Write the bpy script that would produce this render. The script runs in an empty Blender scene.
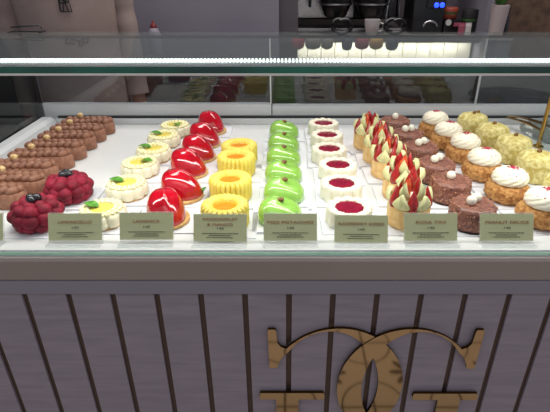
import bpy, bmesh, math, random
from math import sin, cos, pi, radians as R
from mathutils import Vector, Matrix
random.seed(7)
SC = bpy.context.scene
COL = SC.collection
T = 0.95                      # height of the display deck
CAMZ = T + 0.36
F, CX, CY, TH = 465.0, 285.0, 206.0, R(27.3)

# ------------------------------------------------------------------ camera maths
def ray(px, py):
    u, v = (px-CX)/F, (py-CY)/F
    return Vector((u, cos(TH)-v*sin(TH), -(sin(TH)+v*cos(TH))))
def atY(px, py, Y):
    d = ray(px, py); return Vector((0, 0, CAMZ)) + d*(Y/d.y)
def atZ(px, py, z=T):
    d = ray(px, py); return Vector((0, 0, CAMZ)) + d*((z-CAMZ)/d.z)

# ------------------------------------------------------------------ materials
def lin(c):
    return tuple(((x/255)/12.92 if x/255 <= .04045 else ((x/255+.055)/1.055)**2.4) for x in c)+(1,)
MATS = {}
def mat(name, rgb, rough=.5, metal=0, rgb2=None, scale=40, bump=0, bscale=None, coat=0, spec=.5, emit=None, estr=0, detail=3, lo=.4, hi=.6, sss=0, stretch=None):
    m = bpy.data.materials.new(name); m.use_nodes = True
    nt = m.node_tree; b = nt.nodes['Principled BSDF']
    b.inputs['Base Color'].default_value = lin(rgb)
    b.inputs['Roughness'].default_value = rough
    b.inputs['Metallic'].default_value = metal
    b.inputs['Coat Weight'].default_value = coat
    b.inputs['Coat Roughness'].default_value = .05
    b.inputs['Specular IOR Level'].default_value = spec
    if sss:
        b.inputs['Subsurface Weight'].default_value = sss
        b.inputs['Subsurface Radius'].default_value = (.006, .004, .003)
    if emit:
        b.inputs['Emission Color'].default_value = lin(emit)
        b.inputs['Emission Strength'].default_value = estr
    if rgb2 or bump:
        tc = nt.nodes.new('ShaderNodeTexCoord')
        mp = nt.nodes.new('ShaderNodeMapping')
        if stretch: mp.inputs['Scale'].default_value = stretch
        nt.links.new(tc.outputs['Object'], mp.inputs['Vector'])
    if rgb2:
        n = nt.nodes.new('ShaderNodeTexNoise'); n.inputs['Scale'].default_value = scale; n.inputs['Detail'].default_value = detail
        nt.links.new(mp.outputs['Vector'], n.inputs['Vector'])
        r = nt.nodes.new('ShaderNodeValToRGB')
        r.color_ramp.elements[0].position = lo; r.color_ramp.elements[1].position = hi
        r.color_ramp.elements[0].color = lin(rgb); r.color_ramp.elements[1].color = lin(rgb2)
        nt.links.new(n.outputs['Fac'], r.inputs['Fac']); nt.links.new(r.outputs['Color'], b.inputs['Base Color'])
    if bump:
        n2 = nt.nodes.new('ShaderNodeTexNoise'); n2.inputs['Scale'].default_value = bscale or scale; n2.inputs['Detail'].default_value = 4
        nt.links.new(mp.outputs['Vector'], n2.inputs['Vector'])
        bp = nt.nodes.new('ShaderNodeBump'); bp.inputs['Strength'].default_value = bump; bp.inputs['Distance'].default_value = .004
        nt.links.new(n2.outputs['Fac'], bp.inputs['Height']); nt.links.new(bp.outputs['Normal'], b.inputs['Normal'])
    MATS[name] = m
    return m
def glass(name, tint, refl=1.0, rough=.02, haze=0, hazecol=(200, 205, 210)):
    m = bpy.data.materials.new(name); m.use_nodes = True
    nt = m.node_tree; nt.nodes.clear()
    out = nt.nodes.new('ShaderNodeOutputMaterial')
    tr = nt.nodes.new('ShaderNodeBsdfTransparent'); tr.inputs['Color'].default_value = lin(tint)
    gl = nt.nodes.new('ShaderNodeBsdfGlossy'); gl.inputs['Roughness'].default_value = rough
    fr = nt.nodes.new('ShaderNodeFresnel'); fr.inputs['IOR'].default_value = 1.45
    mu = nt.nodes.new('ShaderNodeMath'); mu.operation = 'MULTIPLY'; mu.inputs[1].default_value = refl; mu.use_clamp = True
    geo = nt.nodes.new('ShaderNodeNewGeometry')   # the inner face of the pane does not reflect twice
    inv = nt.nodes.new('ShaderNodeMath'); inv.operation = 'SUBTRACT'; inv.inputs[0].default_value = 1
    nt.links.new(geo.outputs['Backfacing'], inv.inputs[1])
    m2 = nt.nodes.new('ShaderNodeMath'); m2.operation = 'MULTIPLY'
    mx = nt.nodes.new('ShaderNodeMixShader')
    nt.links.new(fr.outputs['Fac'], mu.inputs[0]); nt.links.new(mu.outputs[0], m2.inputs[0]); nt.links.new(inv.outputs[0], m2.inputs[1])
    nt.links.new(m2.outputs[0], mx.inputs['Fac'])
    src = tr
    if haze:
        df = nt.nodes.new('ShaderNodeBsdfDiffuse'); df.inputs['Color'].default_value = lin(hazecol)
        hx = nt.nodes.new('ShaderNodeMixShader'); hx.inputs['Fac'].default_value = haze
        nt.links.new(tr.outputs[0], hx.inputs[1]); nt.links.new(df.outputs[0], hx.inputs[2]); src = hx
    nt.links.new(src.outputs[0], mx.inputs[1]); nt.links.new(gl.outputs[0], mx.inputs[2]); nt.links.new(mx.outputs[0], out.inputs['Surface'])
    MATS[name] = m
    return m

mat('choc', (164, 114, 90), .6, rgb2=(142, 94, 72), scale=120, bump=.25, bscale=300)
mat('choc_pipe', (150, 102, 78), .5, rgb2=(130, 84, 64), scale=90, bump=.15, bscale=250)
mat('hazel', (232, 204, 152), .5, rgb2=(196, 150, 92), scale=120)
mat('raspberry', (150, 22, 52), .6, rgb2=(116, 12, 36), scale=60, bump=.35, bscale=700, spec=.35)
mat('blueberry', (28, 24, 34), .25, coat=.4)
mat('lemon_mousse', (244, 240, 216), .6, rgb2=(238, 232, 200), scale=60, sss=.05)
mat('lemon_bead', (247, 240, 190), .5, sss=.05)
mat('lemon_curd', (246, 222, 104), .2, coat=.6)
mat('mint', (98, 160, 52), .45, rgb2=(66, 128, 36), scale=150)
mat('biscuit', (224, 184, 122), .75, rgb2=(196, 148, 86), scale=150, bump=.3, bscale=300)
mat('red_glaze', (200, 8, 36), .12, rgb2=(176, 4, 26), scale=30, coat=1)
mat('mango_cream', (246, 226, 112), .55, rgb2=(238, 212, 92), scale=50, sss=.05)
mat('mango_jelly', (236, 146, 14), .15, coat=.8)
mat('pist_glaze', (156, 206, 96), .14, rgb2=(144, 196, 82), scale=25, coat=.9)
mat('pist_nut', (110, 66, 38), .5, rgb2=(150, 120, 52), scale=200)
mat('white_choc', (246, 240, 222), .55, rgb2=(240, 232, 210), scale=60, sss=.05)
mat('rasp_jelly', (156, 22, 58), .2, rgb2=(126, 12, 42), scale=220, coat=.6)
mat('crust', (240, 206, 146), .7, rgb2=(226, 182, 116), scale=70, bump=.2, bscale=250)
mat('petal', (236, 230, 180), .5, rgb2=(214, 212, 146), scale=160, sss=.03, stretch=(3, 3, .5))
mat('berry', (190, 20, 26), .25, rgb2=(156, 10, 20), scale=140, coat=.6, bump=.2, bscale=400)
mat('berry_flesh', (240, 130, 60), .3, rgb2=(224, 70, 40), scale=120, coat=.5)
mat('rocher', (142, 90, 76), .45, rgb2=(116, 68, 56), scale=120, bump=.4, bscale=250, coat=.2)
mat('nut_crumb', (172, 120, 96), .6)
mat('pearl', (240, 234, 218), .4, sss=.05)
mat('choux', (214, 160, 94), .75, rgb2=(158, 98, 44), scale=130, bump=.9, bscale=180, lo=.35, hi=.65)
mat('cream', (244, 236, 214), .55, sss=.05)
mat('crumb', (196, 30, 76), .6, rgb2=(130, 10, 36), scale=200)
mat('peanut', (226, 216, 152), .7, rgb2=(192, 172, 92), scale=110, bump=.7, bscale=170)
mat('speck', (190, 160, 84), .7)
mat('card', (226, 226, 232), .5)
mat('deck', (222, 222, 222), .35)
mat('rail', (206, 208, 210), .4, metal=.0)
mat('dark_gap', (48, 46, 50), .6)
mat('apron', (156, 144, 136), .4, rgb2=(150, 138, 130), scale=3)
mat('trim', (142, 138, 148), .35)
mat('slat', (158, 148, 156), .55, rgb2=(142, 132, 142), scale=14, stretch=(1.0, 1, 9), lo=.3, hi=.75, detail=6)
mat('groove', (84, 66, 58), .35, metal=.3)
mat('gold', (186, 160, 130), .05, metal=1)
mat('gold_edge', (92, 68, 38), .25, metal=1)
mat('edge_green', (6, 112, 84), .25, rgb2=(2, 62, 48), scale=5, coat=.5)
mat('seam', (112, 148, 132), .3)
mat('edge_bright', (232, 226, 218), .25, emit=(235, 228, 222), estr=.0)
mat('led_base', (64, 66, 70), .35)
mat('led', (255, 255, 255), .4, emit=(250, 252, 255), estr=1.7)
mat('sign_card', (186, 186, 144), .6)
mat('sign_title', (150, 84, 48), .6)
mat('sign_text', (78, 72, 54), .6)
mat('shirt', (154, 136, 130), .9, rgb2=(146, 128, 122), scale=10, bump=.15, bscale=500)
mat('ink', (28, 24, 28), .8)
mat('skin', (176, 128, 104), .55, sss=.05)
mat('hair', (30, 22, 20), .5)
mat('trouser', (40, 40, 46), .8)
mat('wall_grey', (132, 126, 138), .6, rgb2=(126, 120, 132), scale=3)
mat('wall_dark', (84, 78, 82), .7)
mat('ceil', (150, 148, 150), .8)
mat('bench', (54, 54, 58), .4)
mat('counter', (110, 102, 98), .4)
mat('backsplash', (240, 232, 216), .5, rgb2=(230, 220, 204), scale=8)
mat('black', (12, 12, 14), .3, coat=.3)
mat('black_matt', (20, 19, 21), .7)
mat('steel', (170, 168, 170), .25, metal=1)
mat('chrome_dark', (58, 55, 58), .25, metal=.8)
mat('grey_item', (128, 130, 138), .5)
mat('cup_red', (150, 66, 66), .5)
mat('cup_grey', (140, 122, 114), .6)
mat('cup_yellow', (206, 150, 70), .5)
mat('cup_dark', (66, 66, 74), .5)
mat('tub_red', (142, 58, 40), .5)
mat('tub_green', (60, 96, 50), .5)
mat('nozzle_red', (110, 20, 28), .5)
mat('pink', (150, 72, 90), .5)
mat('paper', (186, 180, 178), .6)
mat('blue_led', (20, 50, 255), .4, emit=(30, 60, 255), estr=4)
mat('vase', (176, 160, 158), .5)
mat('leaf', (64, 110, 40), .6)
mat('stone', (112, 86, 68), .8, rgb2=(70, 52, 42), scale=26, bump=.8, bscale=30, detail=6, lo=.3, hi=.7)
mat('brass', (176, 140, 74), .25, metal=1)
glass('clear', (252, 254, 253), .35)
glass('plate', (240, 246, 243), .40, .02, haze=.06)
glass('door_glass', (226, 228, 231), 2.2, .01)
glass('side_glass', (190, 198, 198), 1.6, .01)
glass('acrylic', (250, 251, 251), .6, .05, haze=.14, hazecol=(250, 250, 250))
glass('dish_glass', (240, 244, 243), 1.6, .02, haze=.06)
# tiled floor on the customers' side
def floor_mat():
    m = bpy.data.materials.new('floor_tile'); m.use_nodes = True; nt = m.node_tree; b = nt.nodes['Principled BSDF']
    N = lambda t: nt.nodes.new(t)
    def M(op, a, c=None):
        n = N('ShaderNodeMath'); n.operation = op
        for i, x in enumerate((a, c)):
            if x is None: continue
            if isinstance(x, (int, float)): n.inputs[i].default_value = x
            else: nt.links.new(x, n.inputs[i])
        return n.outputs[0]
    tc = N('ShaderNodeTexCoord'); sp = N('ShaderNodeSeparateXYZ'); nt.links.new(tc.outputs['Object'], sp.inputs[0])
    S = .30
    x = M('SUBTRACT', M('FRACT', M('DIVIDE', sp.outputs[0], S)), .5); y = M('SUBTRACT', M('FRACT', M('DIVIDE', sp.outputs[1], S)), .5)
    ax, ay = M('ABSOLUTE', x), M('ABSOLUTE', y)
    r = M('SQRT', M('ADD', M('MULTIPLY', x, x), M('MULTIPLY', y, y)))
    ang = M('ARCTAN2', y, x)
    star = M('LESS_THAN', r, M('MULTIPLY', M('ABSOLUTE', M('COSINE', M('MULTIPLY', ang, 4))), .24))
    cx, cy = M('SUBTRACT', ax, .5), M('SUBTRACT', ay, .5)
    rc = M('SQRT', M('ADD', M('MULTIPLY', cx, cx), M('MULTIPLY', cy, cy)))
    arc = M('LESS_THAN', M('ABSOLUTE', M('SUBTRACT', rc, .36)), .010)
    grout = M('GREATER_THAN', M('MAXIMUM', ax, ay), .488)
    f = M('MAXIMUM', M('MAXIMUM', star, arc), grout)
    mx = N('ShaderNodeMixRGB'); nt.links.new(f, mx.inputs[0]); mx.inputs[1].default_value = lin((206, 190, 164)); mx.inputs[2].default_value = lin((84, 66, 46))
    nt.links.new(mx.outputs[0], b.inputs['Base Color']); b.inputs['Roughness'].default_value = .4
    MATS['floor_tile'] = m
floor_mat()

# ------------------------------------------------------------------ mesh building
class MB:
    def __init__(s): s.v = []; s.f = []; s.m = []; s.mi = 0
    def add(s, vs, fs):
        o = len(s.v); s.v += [tuple(v) for v in vs]; s.f += [tuple(i+o for i in f) for f in fs]; s.m += [s.mi]*len(fs)
    def box(s, a, b):
        (x0, y0, z0), (x1, y1, z1) = a, b
        s.add([(x0,y0,z0),(x1,y0,z0),(x1,y1,z0),(x0,y1,z0),(x0,y0,z1),(x1,y0,z1),(x1,y1,z1),(x0,y1,z1)],
              [(0,3,2,1),(4,5,6,7),(0,1,5,4),(1,2,6,5),(2,3,7,6),(3,0,4,7)])
    def grid_closed(s, rings, capb=True, capt=True):
        n = len(rings[0]); vs = [p for r in rings for p in r]; fs = []
        for i in range(len(rings)-1):
            for j in range(n):
                k = (j+1) % n
                fs.append((i*n+j, i*n+k, (i+1)*n+k, (i+1)*n+j))
        if capb: fs.append(tuple(range(n))[::-1])
        if capt: fs.append(tuple((len(rings)-1)*n+j for j in range(n)))
        s.add(vs, fs)
    def lathe(s, prof, n=32, mod=None, c=(0, 0, 0), sx=1, sy=1, rot=0):
        rings = []
        for i, (r, z) in enumerate(prof):
            ring = []
            for j in range(n):
                a = 2*pi*j/n
                k = mod(a, i, z) if mod else 1
                x, y = r*k*cos(a)*sx, r*k*sin(a)*sy
                ring.append((c[0]+x*cos(rot)-y*sin(rot), c[1]+x*sin(rot)+y*cos(rot), c[2]+z))
            rings.append(ring)
        s.grid_closed(rings)
    def ell(s, c, r, nu=12, nv=8, M=None):
        rx, ry, rz = r if isinstance(r, (tuple, list)) else (r, r, r)
        c = Vector(c); vs = []; fs = []
        P = lambda x, y, z: c + ((M @ Vector((x, y, z))) if M else Vector((x, y, z)))
        vs.append(P(0, 0, -rz))
        for i in range(1, nv):
            t = -pi/2+pi*i/nv
            for j in range(nu):
                a = 2*pi*j/nu; vs.append(P(rx*cos(t)*cos(a), ry*cos(t)*sin(a), rz*sin(t)))
        vs.append(P(0, 0, rz))
        for j in range(nu):
            fs.append((0, 1+(j+1) % nu, 1+j))
            for i in range(nv-2):
                a, b2 = 1+i*nu+j, 1+i*nu+(j+1) % nu
                fs.append((a, b2, b2+nu, a+nu))
            q = 1+(nv-2)*nu; fs.append((q+j, q+(j+1) % nu, len(vs)-1))
        s.add(vs, fs)
    def tube(s, pts, r, n=10):
        pts = [Vector(p) for p in pts]; rings = []
        up = Vector((0, 0, 1))
        for i, p in enumerate(pts):
            d = (pts[min(i+1, len(pts)-1)]-pts[max(i-1, 0)]).normalized()
            a = d.cross(up)
            if a.length < .05: a = d.cross(Vector((0, 1, 0)))
            a.normalize(); b2 = d.cross(a)
            rr = r[i] if isinstance(r, (list, tuple)) else r
            rings.append([p+a*rr*cos(2*pi*j/n)+b2*rr*sin(2*pi*j/n) for j in range(n)])
        s.grid_closed(rings)
    def prism(s, poly, y0, y1):
        """polygon in (x, z), extruded along y; the side faces take material 1"""
        n = len(poly)
        vs = [(x, y0, z) for x, z in poly]+[(x, y1, z) for x, z in poly]
        o = len(s.v)
        s.add(vs, [tuple(range(n)), tuple(range(n, 2*n))[::-1]])
        s.mi = 1
        s.f += [(o+i, o+n+i, o+n+(i+1) % n, o+(i+1) % n) for i in range(n)]; s.m += [1]*n
        s.mi = 0
    def build(s, name, mats, parent=None, smooth=True, bevel=0, loc=None, sub=0):
        me = bpy.data.meshes.new(name); me.from_pydata(s.v, [], s.f)
        if not isinstance(mats, (list, tuple)): mats = [mats]
        for m in mats: me.materials.append(MATS[m])
        me.polygons.foreach_set('material_index', s.m)
        bm = bmesh.new(); bm.from_mesh(me); bmesh.ops.recalc_face_normals(bm, faces=bm.faces); bm.to_mesh(me); bm.free()
        me.polygons.foreach_set('use_smooth', [smooth]*len(me.polygons))
        o = bpy.data.objects.new(name, me); COL.objects.link(o)
        if smooth: me.set_sharp_from_angle(angle=R(50))
        if parent: o.parent = parent
        if loc: o.location = loc
        if bevel:
            bv = o.modifiers.new('bevel', 'BEVEL'); bv.width = bevel; bv.segments = 2; bv.limit_method = 'ANGLE'
        if sub:
            sb = o.modifiers.new('sub', 'SUBSURF'); sb.levels = sub; sb.render_levels = sub
        return o

def tag(o, label, cat, group=None, kind=None):
    o['label'] = label; o['category'] = cat
    if group: o['group'] = group
    if kind: o['kind'] = kind
    return o
def thing(name, label, cat, loc=(0, 0, 0), rz=0, group=None):
    o = bpy.data.objects.new(name, None); COL.objects.link(o); o.empty_display_size = .02
    o.location = loc; o.rotation_euler = (0, 0, rz)
    return tag(o, label, cat, group)
def struct(name, mb, m, **k):
    o = mb.build(name, m, **k); o['kind'] = 'structure'; return o
def dup(root, loc, rz, label):
    r = root.copy(); COL.objects.link(r); r.location = loc; r.rotation_euler = (0, 0, rz); r['label'] = label
    for ch in list(root.children):
        c = ch.copy(); COL.objects.link(c); c.parent = r
        for g in ch.children:
            d = g.copy(); COL.objects.link(d); d.parent = c
    return r
def box(a, b):
    m = MB(); m.box(a, b); return m

# ================================================================== THE CASE
XL, XR = -.615, .99
YF, YB = .55, 1.175
PZ1 = CAMZ-.1024; PZ0 = CAMZ-.110      # top plate
case = thing('display_case', 'glass-topped pastry counter with white deck, grey apron and panelled front', 'display case', (0, .55, 0))
def cpart(name, mb, m, label=None, **k):
    o = mb.build(name, m, case, **k); o.location = (0, -.55, 0)
    if label: o['label'] = label
    return o
# deck
cpart('deck', box((XL, .5465, T-.012), (XR, YB, T)), 'deck', smooth=False)
cpart('front_ledge', box((XL, .556, T), (XR, .600, T+.003)), 'deck', smooth=False, bevel=.001)
# side curb and back rail
m = MB(); m.prism([(XL, T+.0003), (XL+.034, T+.0003), (XL+.030, T+.014), (XL+.020, T+.020), (XL, T+.020)], .602, YB-.024)
cpart('side_curb', m, ['rail', 'rail'], smooth=False)
m = MB(); m.box((XL-.01, YB, T-.01), (-.035, YB+.02, T+.046)); m.box((-.033, YB+.004, T-.01), (XR, YB+.024, T+.042))
cpart('back_rail', m, 'rail', smooth=False, bevel=.002)
m = MB(); m.box((XL+.03, YB-.022, T+.0005), (XR, YB-.016, T+.014)); m.box((XL+.03, YB-.016, T+.001), (XR, YB, T+.010))
cpart('rear_channel', m, ['rail'], smooth=False)
m = MB(); m.box((XL+.03, YB-.006, T+.0105), (XR, YB-.0005, T+.017))
cpart('channel_slot', m, 'dark_gap', smooth=False)
# glass
GT = PZ0-.0005
DT = CAMZ-.1545               # top of the sliding rear doors
cpart('front_glass', box((XL-.03, YF-.003, T+.001), (XR, YF+.003, GT)), 'clear', smooth=False)
m = MB(); m.box((XL-.03, YF-.0034, T-.0008), (XR, YF+.0034, T+.0008))
cpart('glass_seam', m, 'seam', smooth=False)
top = MB(); top.box((XL-.04, YF-.004, PZ0), (XR, .86, PZ1)); top.m[2] = 1
cpart('top_glass', top, ['plate', 'edge_green'], smooth=False, label='thick glass top with green front edge')
cpart('edge_strip', box((XL-.04, YF-.0055, PZ0-.0022), (XR, YF+.004, PZ0-.0004)), 'edge_bright', smooth=False)
# led lamp under the top glass
m = MB(); m.box((XL, .628, PZ0-.012), (XR, .690, PZ0-.009))
cpart('lamp_profile', m, 'led_base', smooth=False)
m = MB()
for i in range(int((XR-XL)/.0052)):
    x = XL+.0026+i*.0052; m.box((x-.0014, .664, PZ0-.009), (x+.0014, .680, PZ0-.0060))
cpart('led_tape', m, 'led', smooth=False)
# end panes and sliding rear doors
m = MB(); m.prism([(.56, T-.006), (YB-.001, T-.006), (YB-.001, DT), (.86, GT), (.56, GT)], XL-.010, XL-.004); m.v = [(y, x, z) for x, y, z in m.v]
cpart('side_glass', m, ['side_glass', 'side_glass'], smooth=False)
cpart('side_glass', box((XR+.001, .56, T-.006), (XR+.006, YB+.02, GT)), 'side_glass', smooth=False)
sd = atY(477, 100, YB+.012).x
for x0, x1, dy in ((XL-.01, -.035, .008), (-.036, sd, .014), (sd-.001, XR, .008)):
    g = cpart('rear_door', box((x0, YB+dy, T+.043), (x1, YB+dy+.004, DT-.0005)), 'door_glass', smooth=False)
    b2 = box((x1-.003, YB+dy-.002, T+.043), (x1, YB+dy+.006, DT-.0005)).build('door_edge', 'rail', g, smooth=False)
cpart('top_rail', box((XL-.01, YB+.002, DT), (XR, YB+.024, DT+.004)), 'chrome_dark', smooth=False)
# apron, trim, panelled front
m = MB(); m.prism([(.5400, T-.037), (.5400, T-.006), (.5425, T-.002), (.546, T-.002), (.546, T-.037)], XL-.1, XR+.02)
m.v = [(y, x, z) for x, y, z in m.v]
cpart('apron', m, ['apron', 'apron'], smooth=False)
cpart('trim_band', box((XL-.1, .5385, T-.062), (XR+.02, .546, T-.0385)), 'trim', smooth=False, bevel=.0015)
# panelling: boards between brown slots
pitch = .0646
x0 = atY(289, 295, .545).x
m = MB()
k0, k1 = int((XL-.1-x0)/pitch)-1, int((XR+.02-x0)/pitch)+1
for k in range(k0, k1+1):
    m.box((x0+k*pitch+.0042, .545, .06), (x0+(k+1)*pitch-.0042, .56, T-.0625))
cpart('front_panelling', m, 'slat', smooth=False, bevel=.0006)
cpart('slot_lining', box((x0+k0*pitch, .5490, .06), (x0+(k1+1)*pitch, .562, T-.0625)), 'groove', smooth=False, label='brown lining in the panel slots')
cpart('plinth', box((XL-.08, .58, 0), (XR, 1.15, .06)), 'black_matt', smooth=False)
cpart('cabinet_back', box((XL-.05, 1.14, .06), (XR, 1.16, T-.012)), 'bench', smooth=False)
for a in (XL-.06, XR-.02): cpart('cabinet_side', box((a, .5625, .06), (a+.02, 1.14, T-.013)), 'bench', smooth=False)

# ------------------------------------------------------------------ gold monogram
mono = thing('monogram_sign', 'mirror gold monogram of two interlocked serif letters on the panelled counter front', 'sign', (.1375, .5445, T+.36-.608))
def g_poly():
    def ell(c, a, b, t0, t1, n): return [(c+a*cos(t0+(t1-t0)*i/n), b*sin(t0+(t1-t0)*i/n)) for i in range(n+1)]
    stem = [(.1520, -.080), (.1520, -.030), (.1780, -.030), (.1800, -.024), (.1780, -.015), (.0740, -.015), (.0720, -.022), (.0740, -.030), (.1150, -.030), (.1150, -.093)]
    inn = ell(.0691, .0825, .1175, R(308), R(40), 60)
    ser = [(.1420, .064), (.1480, .050), (.1495, .042), (.1600, .041), (.1620, .044), (.1640, .118), (.1625, .121), (.1530, .121), (.1510, .118), (.1490, .094), (.1440, .086)]
    return ell(.055, .108, .123, R(42), R(322), 60) + stem + inn + ser
gp = g_poly()
gp = [p for i, p in enumerate(gp) if i == 0 or (abs(p[0]-gp[i-1][0])+abs(p[1]-gp[i-1][1])) > 1e-5]
for sgn, y in ((1, 0), (-1, .0012)):
    poly = [(sgn*x, z) for x, z in gp]
    m = MB(); m.prism(poly, -.0085+y, -.0035+y)
    me = m.build('letter', ['gold', 'gold_edge'], mono, smooth=False)
    bm = bmesh.new(); bm.from_mesh(me.data); bmesh.ops.triangulate(bm, faces=[f for f in bm.faces if len(f.verts) > 4]); bm.to_mesh(me.data); bm.free()

# ================================================================== PASTRIES
ORD = ['nearest the front glass', 'second from the front glass', 'third from the front glass', 'fourth from the front glass', 'fifth from the front glass', 'farthest back by the rear rail']
CARDS = []
CT = .0038
card_mb = box((-.0455, -.0410, 0), (.0455, .0410, CT))
card0 = None
def place_card(x, y, rz, label):
    global card0
    if card0 is None:
        card0 = card_mb.build('cake_card', 'card', None, smooth=False); tag(card0, label, 'card', 'white cards under the cakes')
        o = card0
    else:
        o = card0.copy(); COL.objects.link(o); o['label'] = label
    o.location = (x, y, T+.0003); o.rotation_euler = (0, 0, rz)
def row(px, pyb, r, z=T+CT+.0003):
    """base centre of a cake from the pixel where its foot meets its card"""
    p = atZ(CX+(px-CX)*.985, pyb, z); return p.x*(p.y+r)/p.y, p.y+r
def zscale(root, k):
    for c in root.children:
        for v in c.data.vertices: v.co.z *= k
        c.location.z *= k

# --- chocolate eclairs
def round_log(L, W, H, n=40, m=MB):
    mb = MB(); rings = []
    hw = W/2; hl = L/2-hw
    def ring(k, z):
        pts = []
        for j in range(n):
            a = 2*pi*j/n; x = cos(a); y = sin(a)
            pts.append(((hl if x >= 0 else -hl)+x*hw*k if True else 0, y*hw*k, z))
        return pts
    for k, z in ((.86, 0), (.98, .0015), (1, .006), (1, H*.7), (.97, H*.9), (.86, H)): rings.append(ring(k, z))
    mb.grid_closed(rings); return mb
ecl = thing('chocolate_eclair', '', 'eclair', group='row of chocolate eclairs')
round_log(.122, .040, .027).build('cake_log', 'choc', ecl)
m = MB(); rnd = random.Random(3)
for i in range(8):
    t = -.048+i*.0137
    for s in (-1, 1):
        Mx = Matrix.Rotation(s*R(38), 3, 'Z') @ Matrix.Rotation(R(-18), 3, 'Y')
        m.ell((t+s*.002, s*.0072, .0305+rnd.uniform(-.001, .001)), (.0074, .0118, .0074), 12, 8, Mx)
for i in range(7):
    m.ell((-.041+i*.0137, 0, .0355), (.0088, .0062, .0058), 10, 8, Matrix.Rotation(R(25), 3, 'Z'))
m.build('piped_topping', 'choc_pipe', ecl)
m = MB(); m.ell((-.016, .002, .0430), (.0070, .0066, .0064), 12, 10); hz = m.build('hazelnut', 'hazel', ecl)
EB = [(26, 208), (47, 195), (57, 181.5), (72, 169.5), (85, 159.5), (95, 150), (104.5, 142), (113.5, 134.5)]
EL = ['cut off by the photo edge, nearest the front glass', 'second from the front glass', 'third from the front glass', 'fourth from the front glass', 'fifth from the front glass', 'third from the back', 'second from the back', 'rearmost of its row against the back rail']
for i, (px, py) in enumerate(EB):
    p = atZ(px, py); y = p.y+.012; x = p.x-.0605
    lab = 'chocolate eclair with piped topping, ' + EL[i]
    o = ecl if i == 0 else dup(ecl, (0, 0, 0), 0, lab)
    o['label'] = lab; o.location = (x, y, T+.0003); o.rotation_euler = (0, 0, R((-4, -3, 0, 2, -1, 1, 0, 2)[i]))
# --- raspberry shaped cakes
ras = thing('raspberry_cake', '', 'cake', group='large raspberry shaped cakes')
m = MB(); m.lathe([(.026, 0), (.030, .004), (.032, .02), (.029, .036), (.018, .040), (.006, .039)], 24)
rnd = random.Random(5)
for k, (rr, z, n, s) in enumerate(((.0265, .010, 11, .0108), (.0285, .0225, 10, .0122), (.0235, .0350, 8, .0120), (.0130, .0395, 5, .0100))):
    for j in range(n):
        a = 2*pi*(j+.5*(k % 2))/n+rnd.uniform(-.08, .08)
        m.ell((rr*cos(a), rr*sin(a), z), s*rnd.uniform(.93, 1.06), 12, 9)
m.build('body', 'raspberry', ras)
m = MB()
for a, d in ((.4, .0055), (2.6, .0050), (4.6, .0060)):
    m.ell((d*cos(a), d*sin(a), .0505), .0070, 12, 10)
m.build('blueberry', 'blueberry', ras)
zscale(ras, .90)
for i, (px, pyb, lab) in enumerate(((40, 237, 'crimson raspberry shaped cake at left, nearest the front glass beside the first price sign'),
                                    (70.5, 208, 'crimson raspberry shaped cake at left, behind the front one and beside the eclairs'))):
    x, y = row(px, pyb, .037)
    o = ras if i == 0 else dup(ras, (0, 0, 0), 1.1, lab)
    o['label'] = lab; o.location = (x, y, T+CT+.0006); o.rotation_euler = (0, 0, .2+i*1.3)
    place_card(x, y, 0, 'white card under the ' + ('front' if i == 0 else 'rear') + ' crimson raspberry shaped cake')

def column(proto, items, r, desc, cdesc, xcard=None, dz=0):
    """items: (px, py of the foot, rz, extra label words, index of the row)"""
    out = []
    for i, (px, pyb, rz, k) in enumerate(items):
        x, y = row(px, pyb, r)
        lab = desc + ', ' + ORD[k]
        o = proto if i == 0 else dup(proto, (0, 0, 0), 0, lab)
        o['label'] = lab; o.location = (x, y, T+CT+.0006); o.rotation_euler = (0, 0, rz)
        place_card(x+.002, y+.002, R((1, -1, .5, -1.5, 1, 0)[i]), 'white card under the ' + cdesc + ' ' + ORD[k])
        out.append(o)
    return out
# --- lemon flower cakes
lem = thing('lemon_cake', '', 'cake', group='row of white lemon flower cakes')
fl = lambda a, i, z: 1+.13*abs(cos(5*a))**.8-.09
m = MB(); m.lathe([(.031, .002), (.0345, .004), (.0355, .012), (.0355, .024), (.033, .031), (.027, .0335), (.016, .032), (.004, .0315)], 80, fl); m.build('body', 'lemon_mousse', lem)
m = MB()
for j in range(22):
    a = 2*pi*j/22; m.ell((.0285*cos(a), .0285*sin(a), .0345), (.0044, .0044, .004), 8, 6)
for j in range(17):
    a = 2*pi*j/17+.1; m.ell((.0212*cos(a), .0212*sin(a), .0350), (.0042, .0042, .0038), 8, 6)
m.build('cream_beads', 'lemon_bead', lem)
m = MB(); m.lathe([(.0175, .031), (.0175, .0345), (.012, .036), (.003, .0365)], 24); m.build('lemon_curd', 'lemon_curd', lem)
m = MB(); m.lathe([(.033, 0), (.0335, .0025), (.031, .003)], 32); m.build('biscuit_base', 'biscuit', lem)
def leaf(mb, L, W, M, c, n=8):
    c = Vector(c); vs = []; fs = []
    for i in range(n+1):
        t = i/n; w = W*sin(pi*t)**.8*(1-.25*t)+.0002
        for s, dz in ((-1, .003), (0, 0), (1, .003)):
            for th in (0, .0006):
                vs.append(c + M @ Vector((t*L, s*w, dz*sin(pi*t)+.002*sin(pi*t)+th)))
    for i in range(n):
        a, b2 = i*6, (i+1)*6
        for k in (0, 2):
            fs.append((a+k+1, b2+k+1, b2+k+3, a+k+3)); fs.append((a+k, a+k+2, b2+k+2, b2+k))
        fs.append((a, b2, b2+1, a+1)); fs.append((a+4, a+5, b2+5, b2+4))
    fs.append((0, 1, 3, 5, 4, 2)); e = n*6; fs.append((e, e+2, e+4, e+5, e+3, e+1))
    mb.add(vs, fs)
m = MB(); leaf(m, .027, .0092, Matrix.Rotation(R(170), 3, 'Z') @ Matrix.Rotation(R(-8), 3, 'Y'), (-.003, -.002, .0385)); m.build('mint_leaf', 'mint', lem)
zscale(lem, .68)
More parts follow.
